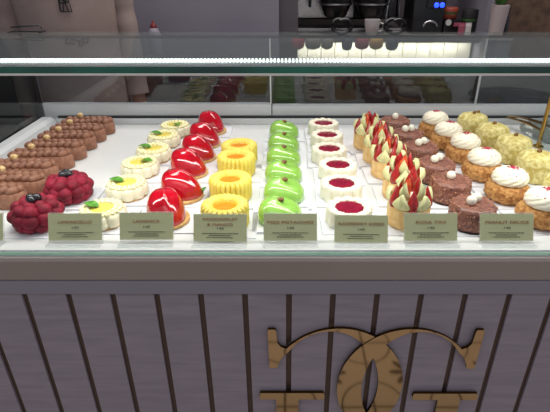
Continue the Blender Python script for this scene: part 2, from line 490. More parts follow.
column(lem, [(104, 233, -.1, 0), (127.5, 204, 0.0, 1), (140, 181, 2.9, 2), (153.5, 165.5, .1, 3), (163.5, 150.5, .1, 4), (174.5, 139, 2.2, 5)], .036,
       'white lemon flower cake with mint leaf', 'lemon flower cake')
# --- red strawberry shaped glazed cakes: the rounded dome runs to a point
red = thing('red_glazed_cake', '', 'cake', group='row of glossy red cakes')
def heart(a, i, z):
    w = (1+cos(a))/2
    return .93+.30*w**5-.09*((1-cos(a))/2)**14
m = MB(); prof = []
H = .041
for i in range(15):
    t = i/14*pi/2*.985; prof.append((.0335*cos(t)**.62*(1 if i else .97), .006+H*sin(t)**1.15))
prof = [(.029, .0045)]+prof
m.lathe(prof, 64, heart, sy=.98)
m.v = [(x-.004-(.010*(z/.047)**1.5 if z > 0 else 0), y, z) for x, y, z in m.v]
# a soft ridge from the crown to the tip
m.v = [(x, y, z+.0035*math.exp(-(y/.006)**2)*max(0, min(1, (x+.02)/.02))*(1 if z > .012 else 0)) for x, y, z in m.v]
m.build('glazed_body', 'red_glaze', red)
m = MB(); m.lathe([(.034, 0), (.0355, .001), (.0355, .0045), (.034, .0055)], 40, sx=1.02); m.build('biscuit_base', 'biscuit', red)
reds = column(red, [(167, 232, R(-72), 0), (182.5, 206, R(-16), 1), (189, 181, R(-32), 2), (198.5, 164.5, R(-34), 3), (204.5, 150, R(-36), 4), (211, 136.5, R(-60), 5)], .036,
       'glossy red strawberry shaped cake', 'red cake')
m = MB(); leaf(m, .016, .005, Matrix.Rotation(R(60), 3, 'Z') @ Matrix.Rotation(R(-50), 3, 'Y'), (.034, .006, .004))
lf = m.build('mint_leaf', 'mint', reds[1])
# --- ribbed mango cakes
man = thing('mango_cake', '', 'cake', group='row of ribbed yellow cakes')
def rib(a, i, z): return 1+(.13 if 1 < i < 10 else .04)*(abs(cos(13*a))**.8-.6)
m = MB(); m.lathe([(.030, 0), (.0335, .001), (.0345, .005), (.0345, .024), (.0352, .034), (.0345, .041), (.031, .0450), (.026, .0455), (.0205, .043), (.0175, .038), (.016, .030), (.004, .030)], 260, rib); m.build('ribbed_body', 'mango_cream', man)
m = MB(); m.lathe([(.0172, .030), (.0178, .0385), (.012, .0402), (.003, .0405)], 24); m.build('mango_filling', 'mango_jelly', man)
zscale(man, .86)
column(man, [(226, 237, 0, 0), (231, 206.5, .1, 1), (236.5, 180.5, .05, 2), (239.5, 167.5, .02, 3)], .035, 'yellow ribbed ring cake with orange centre', 'yellow ring cake')
# --- green pistachio cakes
pis = thing('pistachio_cake', '', 'cake', group='row of glossy green cakes')
m = MB(); prof = [(.80, .0)]
rings = []
for i in range(16):
    t = i/15*pi/2*.99
    ring = []
    for j in range(56):
        a = 2*pi*j/56; e = .72
        cx_, sy_ = math.copysign(abs(cos(a))**e, cos(a)), math.copysign(abs(sin(a))**.85, sin(a))
        k = cos(t)**.55*(1+.06*sin(2*t))
        z = .003+.0400*sin(t)**1.1
        w = .006*sin(t)*cos(a)       # leans a little
        ring.append((.0345*k*cx_, .0300*k*sy_, z-w*.9))
    rings.append(ring)
rings.insert(0, [(x*.9, y*.9, .0005) for x, y, z in rings[0]])
m.grid_closed(rings); m.build('glazed_body', 'pist_glaze', pis)
m = MB(); m.ell((0, .001, .0448), (.0068, .0048, .0046), 12, 8, Matrix.Rotation(R(10), 3, 'Z')); m.build('pistachio', 'pist_nut', pis)
zscale(pis, .76)
column(pis, [(280, 229, R(-8), 0), (284, 206, R(-12), 1), (283.5, 186, R(-6), 2), (283.5, 168.5, R(-3), 3), (283.5, 154, R(-4), 4), (284, 140, R(-2), 5)], .031, 'glossy green oval cake with pistachio on top', 'green cake')
# --- white scalloped cakes with raspberry centres
sca = thing('raspberry_centre_cake', '', 'cake', group='row of white scalloped cakes')
sc_f = lambda a, i, z: 1+(.12 if 0 < i < 8 else .05)*(abs(cos(6*a))**.7-.7)
m = MB(); m.lathe([(.032, 0), (.035, .0015), (.0355, .006), (.0350, .030), (.0352, .037), (.0335, .042), (.0290, .0440), (.0240, .0425), (.0215, .0385), (.004, .038)], 144, sc_f)
for j in range(12): m.ell((.0292*cos(pi*j/6), .0292*sin(pi*j/6), .0405), (.0070, .0070, .0058), 12, 8)
m.build('scalloped_body', 'white_choc', sca)
m = MB(); m.lathe([(.0222, .037), (.0222, .0402), (.018, .0412), (.003, .0415)], 36, lambda a, i, z: 1+.05*(abs(cos(6*a))-.6)); m.build('raspberry_jelly', 'rasp_jelly', sca)
zscale(sca, .62)
column(sca, [(348.5, 233, 0, 0), (341, 205.5, .2, 1), (337.5, 184.5, .1, 2), (329, 166.5, .3, 3), (327, 151, .1, 4), (323.5, 138, 0, 5)], .0355, 'white scalloped cake with raspberry centre', 'scalloped raspberry cake')
# --- strawberry tarts crowned with chocolate petals
stt = thing('strawberry_tart', '', 'tart', group='row of strawberry tarts')
m = MB(); m.lathe([(.0285, 0), (.031, .001), (.032, .004), (.0325, .030), (.0315, .033), (.027, .033), (.026, .028), (.004, .028)], 48); m.build('tart_crust', 'crust', stt)
m = MB(); m.lathe([(.026, .028), (.0275, .034), (.020, .044), (.008, .050), (.002, .051)], 32); m.build('cream_filling', 'cream', stt)
def petal_mesh(h, w):
    mb = MB(); n = 10; vs = []; fs = []
    for i in range(n+1):
        t = i/n; ww = w*(.72+1.1*t if t < .25 else (1-((t-.25)/.75)**1.3)**.95)+.0003
        for j in range(7):
            s = (j-3)/3
            bow = .0055*(1-s*s)+.0012*cos(s*6.5*pi)*.4
            out = .006*sin(t*pi*.9)+.001*t
            for th in (0, .0014):
                vs.append((s*ww, -(bow+out)+th, t*h))
    W2 = 14
    for i in range(n):
        for j in range(6):
            a = i*W2+j*2; b2 = a+W2
            fs.append((a, a+2, b2+2, b2)); fs.append((a+1, b2+1, b2+3, a+3))
        a = i*W2; fs.append((a, a+W2, a+W2+1, a+1)); a += 12; fs.append((a, a+1, a+W2+1, a+W2))
    fs.append(tuple([j*2 for j in range(7)]+[j*2+1 for j in range(6, -1, -1)]))
    e = n*W2; fs.append(tuple([e+j*2 for j in range(7)]+[e+j*2+1 for j in range(6, -1, -1)]))
    mb.add(vs, fs); return mb
pm = petal_mesh(.027, .0150)
for j in range(5):
    a = 2*pi*j/5
    o = pm.build('chocolate_petal', 'petal', stt); o.location = (.0235*cos(a), .0235*sin(a), .031)
    o.rotation_euler = (R(2), 0, a+pi/2)
pm2 = petal_mesh(.030, .0100)
for j in range(4):
    a = 2*pi*(j+.3)/4
    o = pm2.build('chocolate_petal', 'petal', stt); o.location = (.011*cos(a), .011*sin(a), .042); o.rotation_euler = (R(4), 0, a+pi/2)
def berry_mb(h, r):
    mb = MB(); prof = [(r*.35, 0), (r*.8, h*.06), (r, h*.24), (r*.84, h*.45), (r*.48, h*.70), (r*.18, h*.92), (r*.04, h)]
    mb.lathe(prof, 14); return mb
def wedge_mb(h, r):
    mb = MB(); prof = [(r*.35, 0), (r*.85, h*.08), (r, h*.26), (r*.9, h*.48), (r*.6, h*.73), (r*.2, h*.95), (r*.04, h)]
    rings = []
    for q, z in prof: rings.append([(q*cos(a), max(q*sin(a), -.25*q), z) for a in [2*pi*j/14 for j in range(14)]])
    mb.grid_closed(rings); return mb
for j in range(5):
    a = 2*pi*(j+.5)/5
    o = berry_mb(.036, .0092).build('strawberry', 'berry', stt); o.location = (.0250*cos(a), .0250*sin(a), .030); o.rotation_euler = (R(-3), 0, a+pi/2)
for j in range(3):
    a = 2*pi*(j+.6)/3
    o = wedge_mb(.034, .0085).build('strawberry_slice', 'berry_flesh' if j == 1 else 'berry', stt); o.location = (.0135*cos(a), .0135*sin(a), .045); o.rotation_euler = (R(-8), R(6), a+pi/2)
column(stt, [(407, 233, .25, 0), (401, 204, .8, 1), (388, 181.5, .4, 2), (379, 166, 1.0, 3), (368.5, 152, .1, 4)], .0325, 'strawberry tart with upright pale chocolate petals', 'strawberry tart')
# --- chocolate rocher cakes
roc = thing('rocher_cake', '', 'cake', group='row of chocolate nut cakes')
rnd = random.Random(11)
m = MB(); m.lathe([(.0325, 0), (.0345, .001), (.035, .004), (.0340, .020), (.0330, .031), (.0305, .0345), (.025, .0352), (.010, .0350), (.002, .0350)], 60, lambda a, i, z: 1+.008*sin(7*a+i)+.006*sin(13*a-2*i)); m.build('coated_body', 'rocher', roc)
m = MB()
for k in range(150):
    a = rnd.uniform(0, 2*pi); z = rnd.uniform(.003, .033); rr = .0350-.0018*z/.03
    m.ell((rr*cos(a), rr*sin(a), z), (rnd.uniform(.0010, .0022),)*3, 6, 4)
for k in range(50):
    a = rnd.uniform(0, 2*pi); rr = .031*math.sqrt(rnd.random()); m.ell((rr*cos(a), rr*sin(a), .0350), (rnd.uniform(.0010, .0020),)*3, 6, 4)
o = m.build('nut_pieces', 'nut_crumb', roc)
m = MB(); m.ell((-.0078, -.003, .0418), .0076, 14, 10); m.build('white_pearl', 'pearl', roc)
m = MB(); m.ell((.0068, .004, .0418), .0076, 14, 10); m.build('white_pearl', 'pearl', roc)
m = MB(); m.lathe([(.036, 0), (.037, .0007), (.036, .0014)], 32); m.build('foil_disc', 'black_matt', roc)
rocs = column(roc, [(470, 235, .3, 0), (449, 207, 0, 1), (435, 187, .3, 2), (420, 168, .2, 3), (407.5, 152.5, -.1, 4), (395, 138, .6, 5)], .036, 'brown chocolate nut cake with white pearls', 'brown nut cake')
# the second and the rearmost carry one pearl only
for q in (1, 5):
    k = [c for c in rocs[q].children if c.name.startswith('white_pearl')]
    bpy.data.objects.remove(k[1]); k[0].location = (.006, .003, 0)
    rocs[q]['label'] = rocs[q]['label'].replace('white pearls', 'one white pearl')
# --- choux puffs
chx = thing('choux_puff', '', 'choux puff', group='row of cream choux puffs')
rnd = random.Random(2)
m = MB(); m.lathe([(.024, 0), (.031, .002), (.0355, .009), (.0365, .016), (.034, .024), (.028, .030), (.015, .033), (.003, .034)], 56, lambda a, i, z: 1+.03*sin(5*a+i*1.7)+.025*sin(11*a-i*2.3)); 
for k in range(130):
    a = rnd.uniform(0, 2*pi); t = rnd.uniform(-.1, 1.0); rr = .0358*cos(t)**.6; z = .014+.019*sin(t)
    m.ell((rr*cos(a), rr*sin(a), z), (rnd.uniform(.002, .004), rnd.uniform(.002, .004), .0018), 7, 5, Matrix.Rotation(a, 3, 'Z') @ Matrix.Rotation(pi/2-t, 3, 'Y'))
m.build('choux_shell', 'choux', chx)
pr = [(.022, .030), (.0275, .033), (.0292, .038), (.0280, .044), (.0250, .0490), (.019, .0535), (.011, .0565), (.002, .0575)]
pr = [(a[0]+(b[0]-a[0])*t/6, a[1]+(b[1]-a[1])*t/6) for a, b in zip(pr, pr[1:]) for t in range(6)]+[pr[-1]]
m = MB(); m.lathe(pr, 140, lambda a, i, z: 1+.045*abs(sin(5*(a-z*70)))-.02)
m.build('cream_swirl', 'cream', chx)
m = MB()
for k in range(40):
    a = rnd.uniform(0, 2*pi); rr = abs(rnd.gauss(0, .0075)); 
    z = .0575-.006*(rr/.019)**2 if rr < .019 else .050
    m.ell((rr*cos(a)+.002, rr*sin(a), z), (rnd.uniform(.0010, .0026), rnd.uniform(.0010, .0024), .0014), 6, 4)
for k in range(5):
    a = -2.6+k*.45; m.ell((.0225*cos(a), .0225*sin(a), .0505), (.0016, .0012, .0012), 6, 4)
m.build('raspberry_crumbs', 'crumb', chx)
column(chx, [(539, 234, 0, 0), (506, 208, .5, 1), (481.5, 185, 1.1, 2), (463.5, 166.5, 2, 3), (447, 153, .7, 4), (434.5, 140, 1.6, 5)], .036, 'golden choux puff with white cream swirl', 'choux puff')
# --- pale nut-coated domes
pea = thing('nut_dome_cake', '', 'cake', group='row of pale nut coated cakes')
m = MB(); m.lathe([(.030, 0), (.0345, .002), (.0355, .008), (.0352, .028), (.0335, .040), (.029, .047), (.019, .051), (.004, .052)], 60, lambda a, i, z: 1+.012*sin(6*a+i)+.012*sin(14*a-1.6*i)); m.build('coated_body', 'peanut', pea)
m = MB(); rnd = random.Random(9)
for k in range(80):
    a = rnd.uniform(0, 2*pi); z = rnd.uniform(.004, .042); rr = .0352-.0022*max(0, (z-.028)/.012)
    m.ell((rr*cos(a), rr*sin(a), z), (.0014, .0014, .001), 6, 4)
m.build('nut_pieces', 'speck', pea)
m = MB(); m.ell((0, 0, .0545), (.0048, .0036, .0040), 10, 8); m.build('hazelnut', 'pist_nut', pea)
peas = column(pea, [(562, 214, 0, 0), (534, 186, 0, 1), (512, 166.5, .3, 2), (491.5, 152.5, 0, 3), (472, 140, .4, 4)], .0355, 'pale yellow nut coated cake', 'pale nut coated cake')
for o, l in zip(peas, ('nearest the front glass, cut off by the right edge', 'second from the front glass', 'third from the front glass', 'fourth from the front glass', 'farthest back by the rear rail')):
    o['label'] = 'pale yellow nut coated cake, ' + l
m = MB(); m.ell((.016, .004, .0530), (.0045, .0036, .0040), 10, 8); m.build('hazelnut', 'pist_nut', peas[4])

# ================================================================== PRICE SIGNS
def text_mesh(name, body, size, mname, parent, loc, width=None, extr=.00015):
    cu = bpy.data.curves.new('tmp', 'FONT'); cu.body = body; cu.size = size; cu.align_x = 'CENTER'; cu.extrude = extr
    t = bpy.data.objects.new('tmp', cu); COL.objects.link(t)
    dg = bpy.context.evaluated_depsgraph_get(); dg.update()
    me = bpy.data.meshes.new_from_object(t.evaluated_get(dg)); bpy.data.objects.remove(t)
    xs = [v.co.x for v in me.vertices]
    k = width/(max(xs)-min(xs)) if width else 1
    for v in me.vertices: v.co = Vector((v.co.x*k, -v.co.z, v.co.y))
    me.materials.clear(); me.materials.append(MATS[mname])
    o = bpy.data.objects.new(name, me); COL.objects.link(o); o.parent = parent; o.location = loc
    return o
def dashes(seed, W):
    rnd = random.Random(seed); mb = MB()
    for z, w in ((.0118, W), (.0088, W*.62), (.0058, W*.75)):
        x = -w/2
        while x < w/2-.001:
            l = rnd.uniform(.0016, .0052); l = min(l, w/2-x); mb.box((x, -.0003, z), (x+l, .0002, z+.0011)); x += l+.0009
    return mb
SIGNS = [(-23.5, 240.5, [''], 'cut off at far left'),
         (75.3, 240.5, ['LIMONCELLO'], 'titled LIMONCELLO'),
         (146.5, 239.7, ['LADONICA'], 'titled LADONICA'),
         (220, 241.3, ['PASSIONFRUIT', '& MANGO'], 'titled PASSIONFRUIT & MANGO'),
         (290.3, 240.7, ['MISS PISTACHIO'], 'titled MISS PISTACHIO'),
         (361, 242.3, ['RASPBERRY KISSES'], 'titled RASPBERRY KISSES'),
         (430.7, 240.7, ['ROSA TINI'], 'titled ROSA TINI'),
         (506.7, 240.7, ['PEANUT DELICE'], 'titled PEANUT DELICE')]
for i, (px, py, lines, lab) in enumerate(SIGNS):
    p = atY(px, py, .5735)
    s = thing('price_sign', 'olive price sign ' + lab + ', in acrylic holder behind the glass', 'price sign', (p.x, .5735, T+.0033), R((0, 1, .5, -1, 0, -1, .5, 0)[i]), 'olive price signs')
    W, H0, H1 = .0765, p.z-T-.0033, p.z-T-.0033+.0385
    SA = R(25); sn, cs = sin(SA), cos(SA); HC = .0390
    yb = lambda z: .0016+(z-H0)*sn/cs
    m = MB(); zt_ = H0+HC*cs
    prof = [(yb(.0016), .0016), (yb(zt_), zt_), (yb(zt_)+.0018, zt_), (yb(.0016)+.0018, .0016), (yb(.0016)+.0018, 0), (-.012, 0), (-.012, .0045), (-.0105, .0045), (-.0105, .0016)]
    m.grid_closed([[(x, y, z) for y, z in prof] for x in (-W/2-.0008, W/2+.0008)])
    m.build('acrylic_holder', 'acrylic', s, smooth=False)
    c = box((-W/2, 0, 0), (W/2, .0010, HC)).build('card', 'sign_card', s, smooth=False)
    c.location = (0, 0, H0); c.rotation_euler = (-SA, 0, 0)
    if len(lines) == 1:
        if lines[0]: text_mesh('title_text', lines[0], .0062, 'sign_title', c, (0, -.0002, .0245), width=min(.066, .0048*len(lines[0])))
    else:
        text_mesh('title_text', lines[0], .0055, 'sign_title', c, (0, -.0002, .0300), width=.05)
        text_mesh('title_text', lines[1], .0060, 'sign_title', c, (0, -.0002, .0222), width=.037)
    text_mesh('price_text', '145', .0045, 'sign_text', c, (0, -.0002, .0172), width=.0095)
    d = dashes(i, .052); o = d.build('description_text', 'sign_text', c, smooth=False); o.location = (0, 0, -.001)

# ================================================================== DISH, TONGS, POST at the right
dp = atZ(553, 121, T+.012)
dish = thing('glass_dish', 'round clear glass dish at the back right of the deck', 'dish', (dp.x, min(dp.y-.01, 1.015), T+.0005))
m = MB(); m.lathe([(.05, 0), (.075, .001), (.11, .008), (.128, .016), (.130, .0185), (.126, .0185), (.108, .0115), (.074, .0045), (.01, .004)], 64); m.build('dish_bowl', 'dish_glass', dish)
m = MB(); m.lathe([(.1265, .0180), (.1305, .0178), (.1315, .0190), (.1300, .0202), (.1265, .0200)], 64); m.build('dish_rim', 'dish_glass', dish)
a, b2 = atZ(508, 115, T+.03), atZ(549, 128, T+.03)
tg = thing('serving_tongs', 'brass serving tongs lying across the glass dish', 'tongs', ((a.x+b2.x)/2, (a.y+b2.y)/2, T+.022), math.atan2(b2.y-a.y, b2.x-a.x))
L = (b2-a).length
for s, q in ((-1, 0), (1, .004)):
    m = MB(); vs = []; n = 12
    rings = []
    for i in range(n+1):
        t = i/n; w = .006+.008*sin(pi*min(1, t*1.0))**2*(1 if t < .6 else .8); y = s*(.002+.014*t)
        x = -L/2+L*t; z = q+.006*sin(pi*t)
        rings.append([(x, y-w/2, z), (x, y+w/2, z), (x, y+w/2, z+.002), (x, y-w/2, z+.002)])
    m.grid_closed(rings); m.build('tong_arm', 'brass', tg)
pc = thing('paper_sheet', 'white paper sheet lying in the glass dish', 'paper', (dp.x+.02, 1.03, T+.0105), .5)
box((-.05, -.03, 0), (.05, .03, .001)).build('sheet', 'paper', pc, smooth=False)
pp = atZ(538, 147, T)
ps = thing('brass_post', 'slim upright brass post standing beside the glass dish', 'post', (pp.x, pp.y, T+.0005))
m = MB(); m.lathe([(.011, 0), (.011, .003), (.006, .005), (.005, .012)], 20); m.build('foot', 'brass', ps)
m = MB(); m.tube([(0, 0, .010), (0, 0, .19)], .0042, 12); m.build('stem', 'brass', ps)
m = MB(); m.ell((0, 0, .193), .007, 12, 8); m.build('finial', 'brass', ps)

# ================================================================== THE ROOM
struct('floor', box((-4, -3, -.02), (4, 3.2, 0)), 'floor_tile', smooth=False)
struct('wall_back', box((-4, 2.75, 0), (4, 2.85, 2.9)), 'wall_dark', smooth=False)
struct('ceiling', box((-4, -.6, 2.9), (4, 2.85, 2.95)), 'ceil', smooth=False)
WY = 1.95
xl, xr = atY(60, 20, WY).x, atY(279, 20, WY).x
struct('wall_pier', box((xl, WY, 0), (xr, 2.75, 2.9)), 'wall_grey', smooth=False)
struct('trim_1', box((xr+.001, WY+.02, 0), (xr+.075, 2.75, 2.9)), 'wall_dark', smooth=False)
# back bench, low and dark, behind the case
bz = CAMZ-.352
bl, br = atY(139, 80, 1.72).x, atY(600, 80, 1.72).x
b = thing('back_bench', 'low dark work bench behind the glass case', 'counter', ((bl+br)/2, 1.8, 0))
hw = (br-bl)/2
box((-hw, -.08, 0), (hw, .05, bz-.03)).build('carcass', 'bench', b, smooth=False)
box((-hw-.01, -.10, bz-.03), (hw, .06, bz)).build('bench_top', 'bench', b, smooth=False, bevel=.003)
for i, (p0, p1, py) in enumerate(((146, 166, 84), (174, 194, 86), (202, 228, 88))):
    A, B = atY(p0, py, 1.72), atY(p1, py, 1.72)
    c = thing('storage_box', 'grey box on the dark back bench, %s of three' % ('leftmost', 'middle', 'rightmost')[i], 'box', ((A.x+B.x)/2, 1.76, bz+.0005), 0, 'grey boxes on the back bench')
    w = (B.x-A.x)/2
    box((-w, -.03, 0), (w, .05, .05)).build('body', 'grey_item', c, smooth=False, bevel=.004)
    box((-w-.002, -.032, .0502), (w+.002, .052, .058)).build('lid', 'cup_dark', c, smooth=False, bevel=.002)
# espresso counter with the lit cream backsplash below its top
SY = 1.96
sx0, sx1 = xr+.004, atY(483, 40, SY).x
sz = CAMZ-.252
es = thing('coffee_counter', 'coffee counter with lit cream panel under its grey top', 'counter', ((sx0+sx1)/2, 2.2, 0))
hw = (sx1-sx0)/2
box((-hw, -.24, sz-.022), (hw, .5, sz)).build('counter_top', 'counter', es, smooth=False, bevel=.003)
m = MB()
for k in range(14):
    x = -hw+k*hw*2/14; m.box((x+.0015, -.13, .9), (x+hw*2/14-.0015, -.11, sz-.023))
m.box((-hw, -.11, .08), (hw, .5, sz-.023)); m.build('lit_panel', 'backsplash', es, smooth=False)
box((-hw, -.18, sz-.030), (hw, -.155, sz-.0225)).build('strip_lamp', 'led_base', es, smooth=False)
# rounded cups hanging below the counter edge
for i, (px, w, mname, word) in enumerate(((298, 13, 'cup_red', 'dusky red rounded pouch, leftmost under the coffee counter edge'), (313, 16, 'cup_grey', 'grey brown rounded pouch beside the dusky red pouch'),
        (327, 12, 'cup_grey', 'narrow grey brown rounded pouch, third from the left end'), (347, 11, 'cup_dark', 'small dark grey pouch left of the bright red one'), (362, 14, 'cup_red', 'red rounded pouch between dark grey and amber pouches'),
        (376, 14, 'cup_yellow', 'amber rounded pouch under the coffee counter edge'), (392, 13, 'cup_dark', 'dark grey rounded pouch, rightmost under the coffee counter edge'))):
    p = atY(px, 38, 1.945); q = atY(px, 49 if mname != 'cup_dark' else 50, 1.945); hgt = sz-.002-q.z
    r = w/2*1.85/F
    c = thing('hanging_pouch', word, 'pouch', (p.x, 1.945, sz-.002-hgt), 0, 'pouches under the coffee counter edge')
    m = MB(); m.lathe([(r*.3, 0), (r*.75, hgt*.10), (r*.98, hgt*.32), (r, hgt*.7), (r*.9, hgt*.97), (r*.8, hgt)], 20, sy=.55); o = m.build('pouch_body', mname, c); o.location = (0, -.012, 0)
    o = box((-r*.5, -.006, hgt*.97), (r*.5, .012, hgt)).build('hook_strap', 'black_matt', c, smooth=False)
# espresso machine
def onc(px, Y): return atY(px, 33, Y).x
ex0, ex1, EY = onc(290, 2.1), onc(402, 2.1), 2.1
em = thing('espresso_machine', 'dark espresso machine with two black brewing heads on the coffee counter', 'coffee machine', ((ex0+ex1)/2, 2.2, sz))
hw = (ex1-ex0)/2
box((-hw, .02, .04), (hw, .24, .42)).build('machine_body', 'chrome_dark', em, smooth=False, bevel=.01)
box((-hw, -.13, .30), (hw, .02, .42)).build('head_housing', 'black', em, smooth=False, bevel=.01)
box((-hw, -.10, .0), (hw, .02, .018)).build('drip_tray', 'steel', em, smooth=False, bevel=.004)
box((-hw+.02, .005, .05), (hw-.2, .02, .2)).build('steel_splashback', 'steel', em, smooth=False)
for px in (337, 374):
    x = atY(px, 15, 2.0).x-(ex0+ex1)/2
    m = MB(); m.lathe([(.026, .058), (.045, .070), (.060, .105), (.066, .150), (.068, .26), (.060, .30)], 32)
    o = m.build('brewing_head', 'black', em); o.location = (x, -.13, 0)
    m = MB(); m.lathe([(.0675, .112), (.069, .114), (.0675, .118)], 32, c=(0, 0, 0)); q = m.build('chrome_ring', 'steel', o)
    m = MB(); pts = [(.035*cos(t)+.012+.02*t/6, -.002*t, .050+.026*sin(t)) for t in [k*.45 for k in range(20)]]
    m.tube(pts, .0085, 8); o = m.build('handle_loop', 'black', em); o.location = (x-.006 if px < 350 else x+.062, -.19, -.014)
x = atY(397, 15, 2.0).x-(ex0+ex1)/2
for dx in (-.02, .028):
    m = MB(); m.tube([(x+dx, -.10, .036), (x+dx*.8, -.10, .2), (x+dx*.4, -.08, .32)], .008, 10); m.build('steam_pipe', 'steel', em)
for px in (296, 311):
    xx = atY(px, 12, 2.0).x-(ex0+ex1)/2
    m = MB(); m.tube([(xx, -.10, .10), (xx, -.10, .32)], .007, 10); m.build('spout_pipe', 'black', em)
# two white cups on the drip tray
for px, w, lab in ((372, .030, 'white coffee cup in front of the espresso machine'),):
    X = atY(px, 30, 1.99).x
    c = thing('coffee_cup', lab, 'cup', (X, 1.995, sz+.0005), 0)
    m = MB(); m.lathe([(w*.55, 0), (w*.8, .012), (w, .045), (w*1.02, .062), (w*.93, .062), (w*.86, .045), (w*.1, .006)], 24); m.build('cup_body', 'paper', c)
    m = MB(); m.tube([(w*.9, 0, .05), (w*1.45, 0, .045), (w*1.4, 0, .02), (w*.85, 0, .016)], .004, 8); m.build('handle', 'paper', c)
# grinder with blue lights
g0, g1 = atY(412, 20, 2.05).x, atY(444, 20, 2.05).x
gr = thing('coffee_grinder', 'black coffee grinder with two blue lights beside the espresso machine', 'coffee grinder', ((g0+g1)/2, 2.1, sz))
w = (g1-g0)/2
box((-w, -.05, 0), (w, .12, .30)).build('body', 'black', gr, smooth=False, bevel=.012)
box((-w*.2, -.062, .10), (w*.95, -.05, .165)).build('control_panel', 'black_matt', gr, smooth=False, bevel=.003)
for k in (.35, .7):
    m = MB(); m.ell((w*k, -.0635, .112), (.010, .003, .010), 12, 8); o = m.build('blue_light', 'blue_led', gr); o['label'] = 'glowing blue light'
m = MB(); m.tube([(w*.15+.028*cos(t), -.056, .030+.02*sin(t)) for t in [k*pi/10 for k in range(11)]], .005, 8); m.build('chrome_arc', 'steel', gr)
m = MB(); m.lathe([(.06, .301), (.085, .40), (.088, .46), (.03, .47)], 28); o = m.build('bean_hopper', 'black_matt', gr); o.location = (0, .03, 0)
# box with tubs, red and black
def boxthing(name, lab, cat, p0, p1, y0, y1, Y, mname, zbase=None):
    A, B = atY(p0, y1, Y), atY(p1, y0, Y); zb = sz if zbase is None else zbase
    return thing(name, lab, cat, ((A.x+B.x)/2, Y+.05, zb)), (B.x-A.x)/2, B.z-zb
k, w, h = boxthing('storage_case', 'black lidded case with small pale labels under the red tub', 'box', 443, 462, 20, 33, 2.05, 'black')
box((-w, -.05, .0005), (w, .08, h)).build('case_body', 'black', k, smooth=False, bevel=.004)
m = MB(); m.lathe([(.012, 0), (.012, .003)], 20); m.v = [(x-w*.55, -.051-z, .045+y) for x, y, z in m.v]; m.build('round_label', 'paper', k)
box((w*.1, -.053, .03), (w*.7, -.050, .045)).build('label', 'pink', k, smooth=False)
zt = sz+h+.001
t, w, h = boxthing('lidded_tub', 'red and green banded tub stacked on the black case', 'tub', 443, 462, 8, 20, 2.05, 'tub_red', zt)
m = MB(); m.lathe([(w*.9, 0), (w*.97, .002), (w, h*.42)], 32); m.build('tub_base', 'tub_red', t)
m = MB(); m.lathe([(w*1.0, h*.43), (w*1.02, h*.6)], 32); m.build('green_band', 'tub_green', t)
m = MB(); m.lathe([(w*1.04, h*.61), (w*1.06, h*.9), (w*.95, h)], 32); m.build('tub_lid', 'tub_red', t)
t, w, h = boxthing('lidded_tin', 'black round tin with green band at the counter end', 'tin', 464, 483, 10, 33, 2.05, 'black')
m = MB(); m.lathe([(w*.95, .0005), (w, .004), (w, h*.5)], 32); m.build('tin_base', 'black', t)
m = MB(); m.lathe([(w*1.0, h*.51), (w*1.0, h*.62)], 32); m.build('green_band', 'tub_green', t)
m = MB(); m.lathe([(w*1.04, h*.63), (w*1.05, h*.95), (w*.98, h)], 32); m.build('tin_lid', 'black_matt', t)
for px, mname, lab in ((461, 'pink', 'small pink packet standing in front of the black tin'), (467.5, 'paper', 'small pale packet right of the pink packet')):
    p = atY(px, 31, 1.99); c = thing('snack_packet', lab, 'packet', (p.x, 1.99, sz+.0005))
    m = MB(); m.box((-.012, -.006, 0), (.012, .006, .042)); m.build('pouch', mname, c, smooth=False, bevel=.003)
    box((-.012, -.002, .0425), (.012, .002, .050)).build('sealed_end', mname, c, smooth=False)
# right: white jamb, plinth with ribbed pot, dark bottle, stone wall
j0, j1 = atY(485, 20, 2.0).x, atY(492, 20, 2.0).x
struct('trim_2', box((j0, 2.0, 0), (j1, 2.75, 2.9)), 'wall_grey', smooth=False)
w0 = atY(500, 20, 2.15).x
struct('wall_right', box((w0, 2.15, 0), (2.2, 2.75, 2.9)), 'stone', smooth=False)
q0, q1 = atY(485, 45, 1.9).x, atY(509, 45, 1.9).x
pl = thing('pale_plinth', 'pale grey plinth at right carrying the ribbed pot', 'plinth', ((q0+q1)/2, 1.945, 0))
zt = CAMZ-.245
box((-(q1-q0)/2, -.06, 0), ((q1-q0)/2, .005, zt-.012)).build('column', 'grey_item', pl, smooth=False, bevel=.003)
box((-(q1-q0)/2-.004, -.065, zt-.0115), ((q1-q0)/2+.004, .008, zt)).build('cap', 'vase', pl, smooth=False, bevel=.003)
vx = atY(498, 20, 1.912).x
va = thing('plant_pot', 'pale ribbed pot with green plant on the plinth', 'plant pot', (vx, 1.912, zt+.0005))
m = MB(); m.lathe([(.024, 0)]+[(.025+.008*i/16+(.0012 if i % 2 else 0), .002+.112*i/16) for i in range(17)]+[(.028, .115), (.004, .10)], 28); m.build('pot', 'vase', va)
m = MB(); rnd = random.Random(4)
for k in range(26):
    a = rnd.uniform(0, 2*pi); leaf(m, rnd.uniform(.05, .09), .009, Matrix.Rotation(a, 3, 'Z') @ Matrix.Rotation(R(-rnd.uniform(35, 85)), 3, 'Y'), (0, 0, .10))
m.build('foliage', 'leaf', va)
bx = atY(507, 20, 1.93).x
bo = thing('bottle', 'dark slim bottle right of the ribbed pot', 'bottle', (bx, 1.93, zt+.0005))
m = MB(); m.lathe([(.009, 0), (.0105, .003), (.0105, .055), (.005, .075), (.0045, .092)], 20); m.build('bottle_body', 'black', bo)
m = MB(); m.lathe([(.0055, .0925), (.0055, .104), (.004, .105)], 16); m.build('cap', 'black_matt', bo)
